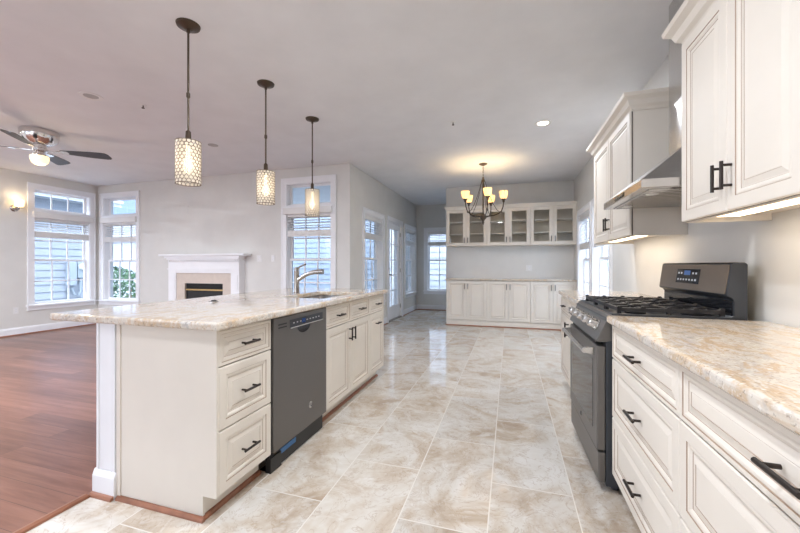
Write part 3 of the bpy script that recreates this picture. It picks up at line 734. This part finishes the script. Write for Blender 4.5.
# ------------------------------------------------------------------ dining wall cabinets
UW = (XR - .004 - (-1.19)) / 3; YDB = 6.955
order = ['left', 'middle', 'right']
for i in range(3):
    x = -1.19 + i * UW
    c_ = thing('base_cabinet', (x, YDB, 0), 'cream two-door low cabinet on the %s of the dining wall' % order[i] if i != 1 else 'cream two-door low cabinet in the middle of the dining wall', 'cabinet')
    b = MB(); b.box(.001, UW - .001, .0215, YD - YDB - .001, .0, ZT); b.box(.001, UW - .001, .008, .0215, 0, .10); b.build('carcass', 'cab', c_)
    for q in (0, 1):
        x0 = G + q * UW / 2; x1 = x0 + UW / 2 - 2 * G
        d = front('door', c_, x0, x1, .115, ZT - .01, .05); pull(d, x1 - .03 if q == 0 else x0 + .03, .76, True)
s_ = MB(); s_.prism([(y + YDB + .007, z) for y, z in q_] if False else [(YDB + .007, 0), (YDB - .011, 0), (YDB - .010, .009), (YDB - .003, .017), (YDB + .007, .019)], -1.20, XR - .002); struct('trim_11', s_, 'shoe')
ct = MB().slab(-1.215, XR - .0015, YDB - .025, YD - .0015, .034, y0=.8765, flat=True)
tag(ct.build('countertop', 'granite', bevel=.008, seg=3), 'thin granite worktop along the dining wall', 'countertop')
GZ0, GZ1 = 1.535, 2.235
for i in range(3):
    x = -1.19 + i * UW
    c_ = thing('glass_cabinet', (x, YDB, 0), ['left glass-front wall cabinet above the dining worktop', 'middle glass-front wall cabinet behind the chandelier', 'right glass-front wall cabinet by the right wall'][i], 'cabinet')
    D = YD - YDB - .001; b = MB()
    b.box(.001, .019, .0215, D, GZ0, GZ1); b.box(UW - .019, UW - .001, .0215, D, GZ0, GZ1); b.box(.019, UW - .019, .0215, D, GZ0, GZ0 + .02); b.box(.019, UW - .019, .0215, D, GZ1 - .02, GZ1)
    b.box(UW / 2 - .02, UW / 2 + .02, .0215, .04, GZ0 + .02, GZ1 - .02)
    b.build('carcass', 'cab', c_)
    MB().box(.0195, UW - .0195, D - .008, D - .0005, GZ0 + .0205, GZ1 - .0205).build('back_panel', 'cab_in', c_)
    for k in (1, 2):
        z = GZ0 + (GZ1 - GZ0) * k / 3; MB().box(.0195, UW - .0195, .045, D - .009, z - .009, z + .009).build('shelf', 'cab', c_)
    for q in (0, 1):
        x0 = G + q * UW / 2; x1 = x0 + UW / 2 - 2 * G; fr = .062
        b = MB(); b.slab(x0, x1, GZ0 + .003, GZ1 - .003, .018, [(x0 + fr, x1 - fr, GZ0 + .003 + fr, GZ1 - .003 - fr)], y0=.002)
        frame_box(b, x0 + fr - .012, x1 - fr + .012, GZ0 + fr - .009, GZ1 - fr + .009, .010, -.001, .002)
        d = b.build('door', 'cab', c_, bevel=.002)
        MB().box(x0 + fr + .0005, x1 - fr - .0005, .010, .014, GZ0 + .0035 + fr, GZ1 - .0035 - fr).build('glass_pane', 'cabglass', d)
        pull(d, x1 - .03 if q == 0 else x0 + .03, GZ0 + .11, True, .10)
P = [(.02, -.012), (-.002, -.012), (-.008, .0), (-.020, .018), (-.04, .032), (-.046, .05), (.02, .05)]
rows = [[(-1.19 + y, YD - .002, GZ1 + .0125 + z) for y, z in P], [(-1.19 + y, YDB + y, GZ1 + .0125 + z) for y, z in P], [(XR - .003, YDB + y, GZ1 + .0125 + z) for y, z in P]]
m = MB(); n = len(P); m.add(sum(rows, []), [(i * n + k, i * n + (k + 1) % n, (i + 1) * n + (k + 1) % n, (i + 1) * n + k) for i in range(2) for k in range(n)] + [tuple(range(n)), tuple(2 * n + k for k in range(n))[::-1]])
tag(m.build('crown_moulding', 'cab'), 'long cream crown moulding along the top of the glass-front cabinets', 'moulding')

# ------------------------------------------------------------------ fireplace
fp_ = thing('fireplace', (-5.085, YF, 0), 'white mantel fireplace with dark firebox on the far left wall', 'fireplace')
b = MB(); hwid = .77; dpt = .135
for sgn in (-1, 1):
    xa, xb = sorted((sgn * hwid, sgn * .60)); b.box(xa, xb, -dpt, -.001, 0, 1.26)
    xa, xb = sorted((sgn * (hwid - .03), sgn * .63)); b.box(xa, xb, -dpt - .008, -dpt - .0002, .2, 1.0)
b.box(-.5995, .5995, -dpt, -.001, 1.03, 1.26); b.box(-hwid - .008, hwid + .008, -dpt - .012, -dpt - .0002, 1.09, 1.11); b.box(-hwid - .012, -.59, -dpt - .012, -dpt - .0002, 0, .14); b.box(.59, hwid + .012, -dpt - .012, -dpt - .0002, 0, .14)
b.build('surround', 'trim', fp_)
b = MB(); x = -hwid + .02
while x < hwid - .03: b.box(x, x + .022, -dpt - .02, -dpt, 1.225, 1.262); x += .042
b.box(-hwid - .01, hwid + .01, -dpt - .03, -.001, 1.262, 1.29); b.box(-hwid - .04, hwid + .04, -dpt - .05, -.001, 1.29, 1.325)
b.build('dentil_moulding', 'trim', fp_)
MB().box(-hwid - .15, hwid + .15, -dpt - .075, -.001, 1.3255, 1.36).build('mantel_shelf', 'trim', fp_, bevel=.006)
b = MB(); b.slab(-.599, .599, 0, 1.029, .03, [(-.415, .415, .12, .85)], y0=-dpt + .02); b.build('tile_surround', 'tile_sur', fp_)
b = MB(); b.slab(-.45, .45, .08, .87, .02, [(-.40, .40, .13, .83)], y0=-dpt + .051); b.box(-.45, .45, -.03, -.002, .08, .87); b.box(-.45, -.43, -dpt + .071, -.03, .08, .87); b.box(.43, .45, -dpt + .071, -.03, .08, .87); b.box(-.43, .43, -dpt + .071, -.03, .08, .11)
b.build('firebox', 'black', fp_)
MB().box(-.41, .41, -dpt + .032, -dpt + .049, .725, .75).build('brass_strip', 'brass', fp_)
b = MB()
for i in range(4): b.box(-.40, .40, -dpt + .036, -dpt + .048, .765 + i * .02, .777 + i * .02)
b.build('louvre', 'blackgl', fp_)
MB().box(-.40, .40, -dpt + .053, -dpt + .057, .13, .72).build('fire_glass', 'blackgl', fp_)

# ------------------------------------------------------------------ lamps
def pendant(name, x, y, lab):
    p = thing(name, (x, y, CEIL), lab, 'pendant light', 'pendants over the island')
    MB().lathe([(.0, -.030), (.022, -.030), (.030, -.024), (.068, -.012), (.072, 0), (0, 0)], n=28, caps=False).build('canopy', 'bronze_lamp', p, smooth=True)
    rod = MB().tube([(0, 0, -.028), (0, 0, -.70)], .0065, 10)
    rod.lathe([(.006, -.02), (.012, -.012), (.012, .012), (.006, .02)], (0, 0, -.46), 12); rod.tube([(0, 0, -.028), (0, 0, -.05)], .011, 10)
    rod.build('rod', 'bronze_lamp', p, smooth=True)
    MB().lathe([(.008, -.69), (.016, -.70), (.018, -.75), (.026, -.765), (.026, -.79), (0, -.79)], n=18).build('socket', 'bronze_lamp', p, smooth=True)
    rs = .074; zt, zb = -.765, -1.04
    nc = 18; nr = 13; hgt = (zt - zb) / nr
    lat = MB(); sh = MB()
    for zz in (zt, zb): lat.tube([(rs * math.cos(R(a)), rs * math.sin(R(a)), zz) for a in range(0, 361, 12)], .0025, 6, caps=False)
    for k in range(3):
        a = R(120 * k); lat.tube([(0, 0, zt - .005), (rs * math.cos(a), rs * math.sin(a), zt)], .002, 5)
    cr = math.pi * rs / nc * .985
    for j in range(nr):
        zc = zt - hgt * (j + .5)
        for i in range(nc):
            a0 = 2 * math.pi * (i + .5 * (j % 2)) / nc
            def pt(r, a, q): 
                da = r * math.cos(a) / rs; return (q * math.cos(a0 + da), q * math.sin(a0 + da), zc + r * math.sin(a) * .95)
            pts = [2 * math.pi * t / 10 for t in range(10)]
            vs = [pt(cr, a, rs + .0015) for a in pts] + [pt(cr * .87, a, rs + .0015) for a in pts] + [pt(cr, a, rs - .0015) for a in pts] + [pt(cr * .87, a, rs - .0015) for a in pts]
            fs = []
            for t in range(10):
                u = (t + 1) % 10; fs += [(t, u, 10 + u, 10 + t), (20 + t, 30 + t, 30 + u, 20 + u), (t, 20 + t, 20 + u, u), (10 + t, 10 + u, 30 + u, 30 + t)]
            lat.add(vs, fs)
            sh.add([pt(cr * .885, a, rs) for a in pts], [tuple(range(10))])
    lt = lat.build('shade_lattice', 'lattice', p); sh.build('shell_discs', 'shell', lt)
    MB().lathe([(.012, -.79), (.012, -.85), (.014, -.87), (.028, -.905), (.031, -.93), (.024, -.955), (.010, -.967), (0, -.969)], n=16).build('bulb', 'bulb_soft', p, smooth=True)
    lamp('pendant_lamp', 'POINT', (0, 0, -.925), PEND_W, (1, .86, .66), .035, parent=p)
    return p
PEND_W = .8
p0 = pendant('pendant_light', -2.012, 1.832, 'nearest of the three capiz pendants over the island')
for x, y, lab in ((-2.02, 2.62, 'middle of the three capiz pendants over the island'), (-2.03, 3.40, 'farthest of the three capiz pendants, in front of the window')):
    q = dup(p0); q.location = (x, y, CEIL); q['label'] = lab

# chandelier
ch = thing('chandelier', (-.398, 5.69, CEIL), 'five-arm bronze chandelier with glowing amber shades before the dining cabinets', 'chandelier')
MB().lathe([(0, -.03), (.02, -.03), (.05, -.016), (.065, -.006), (.066, 0), (0, 0)], n=24, caps=False).build('canopy', 'bronze_lamp', ch, smooth=True)
b = MB()
for k in range(7):
    zc = -.045 - k * .0255
    b.tube([((.008 * math.cos(R(a))) * (k % 2), (.008 * math.cos(R(a))) * ((k + 1) % 2), zc + .017 * math.sin(R(a))) for a in range(0, 361, 30)], .0025, 6, caps=False)
b.build('chain', 'bronze_lamp', ch)
b = MB(); b.lathe([(.006, -.13), (.012, -.14), (.016, -.17), (.026, -.18), (.026, -.20), (.014, -.215), (.011, -.40), (.013, -.58), (.010, -.66), (.012, -.70), (.03, -.715), (.055, -.74), (.05, -.775), (.026, -.80), (.014, -.825), (.018, -.84), (.006, -.875), (0, -.88)], n=18, c=(0, 0, -.07))
b.build('stem', 'bronze_lamp', ch, smooth=True)
base = math.atan2(-5.69, .416) + R(12)
RA = .305
for k in range(5):
    a = base + k * 2 * math.pi / 5; cx, cy = math.cos(a), math.sin(a)
    def P3(r, z): return (r * cx, r * cy, z - .07)
    arm = MB().tube([P3(.03, -.745), P3(.10, -.745), P3(.17, -.735), P3(.235, -.71), P3(.275, -.67), P3(.297, -.61), P3(RA, -.54)], .0085, 8)
    arm.tube([P3(.022, -.19), P3(.05, -.28), P3(.09, -.41), P3(.15, -.56), P3(.21, -.66), P3(.26, -.695)], .0045, 6)
    arm.lathe([(.006, 0), (.014, .006), (.014, .014), (.005, .022)], P3(.268, -.70), 10)
    arm.lathe([(.010, 0), (.016, .006), (.018, .03), (.032, .042), (.034, .055), (0, .055)], P3(RA, -.545), 16)
    ao = arm.build('arm', 'bronze_lamp', ch, smooth=True)
    s_ = MB().lathe([(.030, .0), (.045, .012), (.055, .04), (.062, .085), (.064, .115), (.0605, .115), (.0585, .085), (.0515, .042), (.042, .016), (.028, .004)], P3(RA, -.489), 22, caps=False)
    s_.build('glass_shade', 'amber_glass', ao, smooth=True)
    MB().lathe([(.012, 0), (.014, .02), (.024, .05), (.024, .065), (.012, .08), (0, .082)], P3(RA, -.488), 14).build('bulb', 'bulb_soft', ao, smooth=True)
    lamp('chandelier_lamp', 'POINT', P3(RA, -.43), 8.0, (1, .74, .42), .03, parent=ch)

# ceiling fan
fn = thing('ceiling_fan', (-5.27, 2.77, CEIL), 'ceiling fan with chrome motor, dark blades and a lit globe', 'ceiling fan')
MB().lathe([(0, 0), (.168, 0), (.175, -.01), (.172, -.07), (.162, -.10), (.14, -.13), (.105, -.155), (.085, -.165), (.0, -.165)], n=36, caps=False).build('motor_housing', 'chrome', fn, smooth=True)
MB().lathe([(.06, -.166), (.06, -.20), (.075, -.21), (.075, -.235), (.05, -.25), (.055, -.275), (.078, -.285), (.078, -.295), (0, -.295)], n=28).build('switch_housing', 'chrome', fn, smooth=True)
MB().lathe([(.083, -.296), (.085, -.31), (.083, -.335), (.072, -.37), (.045, -.395), (.0, -.402)], n=26).build('globe', 'opal', fn, smooth=True)
lamp('fan_lamp', 'POINT', (0, 0, -.46), 2.5, (1, .82, .56), .06, parent=fn)
for k in range(4):
    a = R(41 + 90 * k); mt = Matrix.Rotation(a, 4, 'Z') @ Matrix.Translation((0, 0, -.225)) @ Matrix.Rotation(R(-13), 4, 'X')
    out = [(.19, -.036), (.28, -.050), (.48, -.074), (.58, -.078), (.63, -.072), (.655, -.045), (.672, .02), (.672, .05), (.655, .070), (.62, .078), (.48, .074), (.28, .050), (.19, .036)]
    bl = MB().prism(out, 0, .007, 'z').xf(mt).build('blade', 'blade', fn, bevel=.002)
    br = MB(); br.prism([(.07, -.016), (.15, -.012), (.20, -.035), (.26, -.035), (.27, 0), (.26, .035), (.20, .035), (.15, .012), (.07, .016)], -.006, -.0005, 'z'); br.xf(mt).build('blade_bracket', 'chrome', bl)

# wall sconce
sc = thing('wall_sconce', (XL, 3.80, 2.13), 'nickel wall lamp with a lit square-edged shade on the left wall', 'wall lamp', rz=R(90))
MB().lathe([(.055, 0), (.055, .008), (.045, .018), (.02, .022), (0, .022)], (-.01, -.0005, -.02), 24, axis=(0, -1, 0)).build('backplate', 'nickel', sc, smooth=True)
MB().tube([(0, -.02, -.03), (.0, -.06, -.045), (.0, -.10, -.04), (.0, -.11, -.02)], .009, 10).lathe([(.03, -.02), (.045, -.012), (.045, -.004), (0, -.004)], (0, -.11, 0), 18).build('arm', 'nickel', sc, smooth=True)
MB().lathe([(.050, 0), (.056, .02), (.058, .11), (.055, .11), (.053, .02), (.047, .003)], (0, -.11, 0), 24, caps=False).build('lamp_shade', 'opal', sc, smooth=True)
MB().lathe([(.012, 0), (.02, .04), (.016, .07), (0, .075)], (0, -.11, 0), 12).build('bulb', 'bulb', sc, smooth=True)
lamp('sconce_lamp', 'POINT', (0, -.11, .10), 0.7, (1, .80, .55), .03, parent=sc)

# recessed ceiling lights
def can(x, y, lab, lit=True, power=None):
    c_ = thing('recessed_light', (x, y, CEIL), lab, 'ceiling light', 'recessed ceiling lights')
    MB().lathe([(.058, -.0006), (.058, -.004), (.066, -.008), (.088, -.006), (.092, -.0006)], n=30, caps=False).build('trim_ring', 'white_plastic', c_, smooth=True)
    MB().lathe([(.0, -.0008), (.0575, -.0008), (.0575, -.003), (0, -.003)], n=26, caps=False).build('lens', 'led' if lit else 'candark', c_)
    if lit: lamp('can_lamp', 'AREA', (0, 0, -.012), power or CAN_W, (.93, .985, 1.06), .11, parent=c_)
can(.35, 4.25, 'lit recessed ceiling light above the right-hand kitchen aisle', True, 14)
can(-3.72, 2.335, 'unlit recessed ceiling light right of the fan', False)
for x, y, p_ in ((-.75, 1.55, 15), (-.35, .4, 16), (-2.4, -.8, 4), (-4.5, 1.25, 52), (-5.9, 1.7, 24), (-6.6, 1.9, 6), (-5.6, .2, 22)):  # unseen fill lamps, added overhead to brighten the rooms
    can(x, y, 'added unseen recessed light that brightens the room from above', True, p_)
vt = thing('smoke_detector', (-3.714, 3.759, CEIL), 'low grey disc on the ceiling between two pendants', 'detector')
MB().lathe([(0, -.0005), (.062, -.0005), (.062, -.004), (.05, -.008), (0, -.009)], n=24, caps=False).build('cover', 'candark', vt, smooth=True)
for x, y, lab in ((-3.44, 2.617, 'tiny ceiling sprinkler head left of the nearest pendant'), (-.598, 3.93, 'tiny ceiling sprinkler head near the chandelier')):
    s_ = thing('sprinkler_head', (x, y, CEIL), lab, 'sprinkler')
    MB().lathe([(.0, -.0005), (.03, -.0005), (.028, -.004), (.01, -.006), (0, -.006)], n=16, caps=False).build('escutcheon', 'white_plastic', s_, smooth=True)
    MB().tube([(0, 0, -.006), (0, 0, -.03)], .005, 8).lathe([(0, -.03), (.014, -.03), (.014, -.033), (0, -.033)], n=12, caps=False).build('deflector', 'bronze', s_)

# wall plates
def plate(name, loc, rz, lab, w_=.072, kind='outlet'):
    o = thing(name, loc, lab, kind, rz=rz)
    p = MB().box(-w_ / 2, w_ / 2, -.006, -.0005, -.058, .058).build('cover_plate', 'white_plastic', o, bevel=.002)
    b = MB()
    for dz in (-.02, .02):
        b.box(-.014, .014, -.0075, -.006, dz - .013, dz + .013)
    b.build('socket_face', 'trim', p)
    s2 = MB()
    for dz in (-.02, .02):
        for dx in (-.006, .006): s2.box(dx - .0012, dx + .0012, -.0079, -.0075, dz - .004, dz + .006)
    s2.build('slot', 'slot', p)
    return o
plate('wall_outlet', (XL, 3.81, .414), R(90), 'white outlet low on the left wall under the wall lamp')
plate('wall_outlet', (-4.02, YF, 1.28), 0, 'white wall plate right beside the mantel shelf', .10)
plate('wall_outlet', (-3.75, YF, 1.28), 0, 'white wall plate between the mantel and the faucet window')
plate('wall_outlet', (.347, YD, 1.113), 0, 'white outlet above the dining worktop', .11)
plate('wall_outlet', (XR, 2.985, 1.13), R(-90), 'white outlet on the right wall behind the range')
wp = thing('cable_stub', (-5.55, YF, 2.216), 'short white cable stub high on the wall above the mantel', 'cable')
MB().box(-.018, .018, -.005, -.0005, -.03, .03).build('cable_plate', 'wall', wp); MB().tube([(0, -.004, .01), (0, -.02, 0), (.004, -.022, -.05), (.0, -.02, -.12)], .0035, 6).build('cable', 'white_plastic', wp)

# ------------------------------------------------------------------ outside
g = MB(); g.box(-45, 30, -30, 45, -.6, -.4); struct('ground', g, 'ground')
def lap(b, x0, x1, z0, z1, st=.19):
    z = z0
    while z < z1 - .01:
        t = min(z + st, z1); b.prism([(0, z), (-.026, z), (-.003, t), (0, t)], x0, x1); z += st
def house(loc, rz, x0, x1, eave, lab, ov=.42, deep=5, pitch=.5, sd='siding'):
    h_ = thing('neighbor_house', loc, lab, 'house', rz=rz)
    b = MB(); b.box(x0, x1, .0, deep, -.4, eave); b.build('wall', 'house_trim', h_)
    b = MB(); lap(b, x0, x1, -.1, eave - .01); b.build('siding', sd, h_)
    MB().box(x0 - .3, x1 + .3, -ov, .02, eave, eave + .02).build('soffit', 'soffit', h_)
    b = MB(); b.box(x0 - .3, x1 + .3, -ov - .02, -ov - .001, eave - .02, eave + .17); b.tube([(x0 - .3, -ov - .07, eave + .11), (x1 + .3, -ov - .07, eave + .11)], .05, 8); b.build('fascia', 'house_trim', h_)
    MB().prism([(-ov, eave + .021), (-ov, eave + .12), (deep / 2, eave + .12 + pitch * (deep / 2 + ov)), (deep + .3, eave + .12), (deep + .3, eave + .021)], x0 - .3, x1 + .3).build('roof', 'roof', h_)
    for xx in (x0, x1): MB().box(xx - .06, xx + .06, -.03, .0, -.4, eave).build('corner_board', 'house_trim', h_)
    return h_
house((-11.5, 0, 0), R(90), -2.5, 7.45, 2.90, 'white sided house seen through the left wall window')
house((0, 11.6, 0), 0, -9.0, -3.85, 3.55, 'blue grey sided house seen through the window behind the faucet', sd='siding_blue')
house((0, 11.9, 0), 0, -3.1, 4.0, 3.55, 'pale sided house seen through the far end window of the nook', sd='siding_pale')
house((-26, 21, 0), 0, -8, 8, 3.4, 'distant sided house seen through the window left of the fireplace')
house((6.5, 0, 0), R(-90), -16, -2, 3.2, 'white sided house seen through the right wall windows')
em = thing('electric_meter', (-11.47, 6.78, 0), 'grey electric meter box on the siding outside the left window', 'meter', rz=R(90))
MB().box(-.20, .0, -.13, -.001, .62, 1.25).build('panel_box', 'meter', em, bevel=.01)
mb = MB().box(.03, .24, -.11, -.001, .82, 1.28).build('meter_box', 'meter', em, bevel=.01)
MB().lathe([(.085, 0), (.085, .05), (.07, .085), (0, .09)], (.135, -.11, 1.12), 20, axis=(0, -1, 0)).build('dial', 'white_plastic', mb, smooth=True)
MB().tube([(.135, -.05, .82), (.135, -.05, .45), (.08, -.05, .32), (.0, -.05, .34), (-.08, -.05, .55)], .028, 8).build('conduit', 'meter', em, smooth=True)
MB().tube([(-.15, -.05, .55), (-.15, -.05, -.4)], .03, 8).build('conduit', 'meter', em, smooth=True)
def shrub(x, y, r, hgt, lab):
    b = MB(); rnd = random.Random(int(x * 100 + y * 10))
    for i in range(420):
        a = rnd.random() * 6.283; u = rnd.random() ** .4; zz = rnd.random(); rad = r * u * math.sqrt(max(0, 1 - (zz - .35) ** 2 / .5))
        c_ = Vector((rad * math.cos(a), rad * math.sin(a), hgt * zz)); d = Vector((rnd.uniform(-1, 1), rnd.uniform(-1, 1), rnd.uniform(-.4, 1))).normalized() * .11; e_ = d.cross(Vector((rnd.random(), rnd.random(), rnd.random()))).normalized() * .045
        b.add([c_ - d, c_ + e_, c_ + d, c_ - e_], [(0, 1, 2, 3)])
    o = thing('shrub', (x, y, -.4), lab, 'shrub'); b.build('foliage', 'leaf', o)
    MB().tube([(0, 0, 0), (0, 0, hgt * .6)], .03, 6).build('stem', 'shoe', o)
shrub(-12.4, 9.0, .7, 1.35, 'leafy shrub seen low through the window left of the fireplace')
shrub(-14.2, 9.6, .8, 1.5, 'farther leafy shrub seen through the window left of the fireplace')
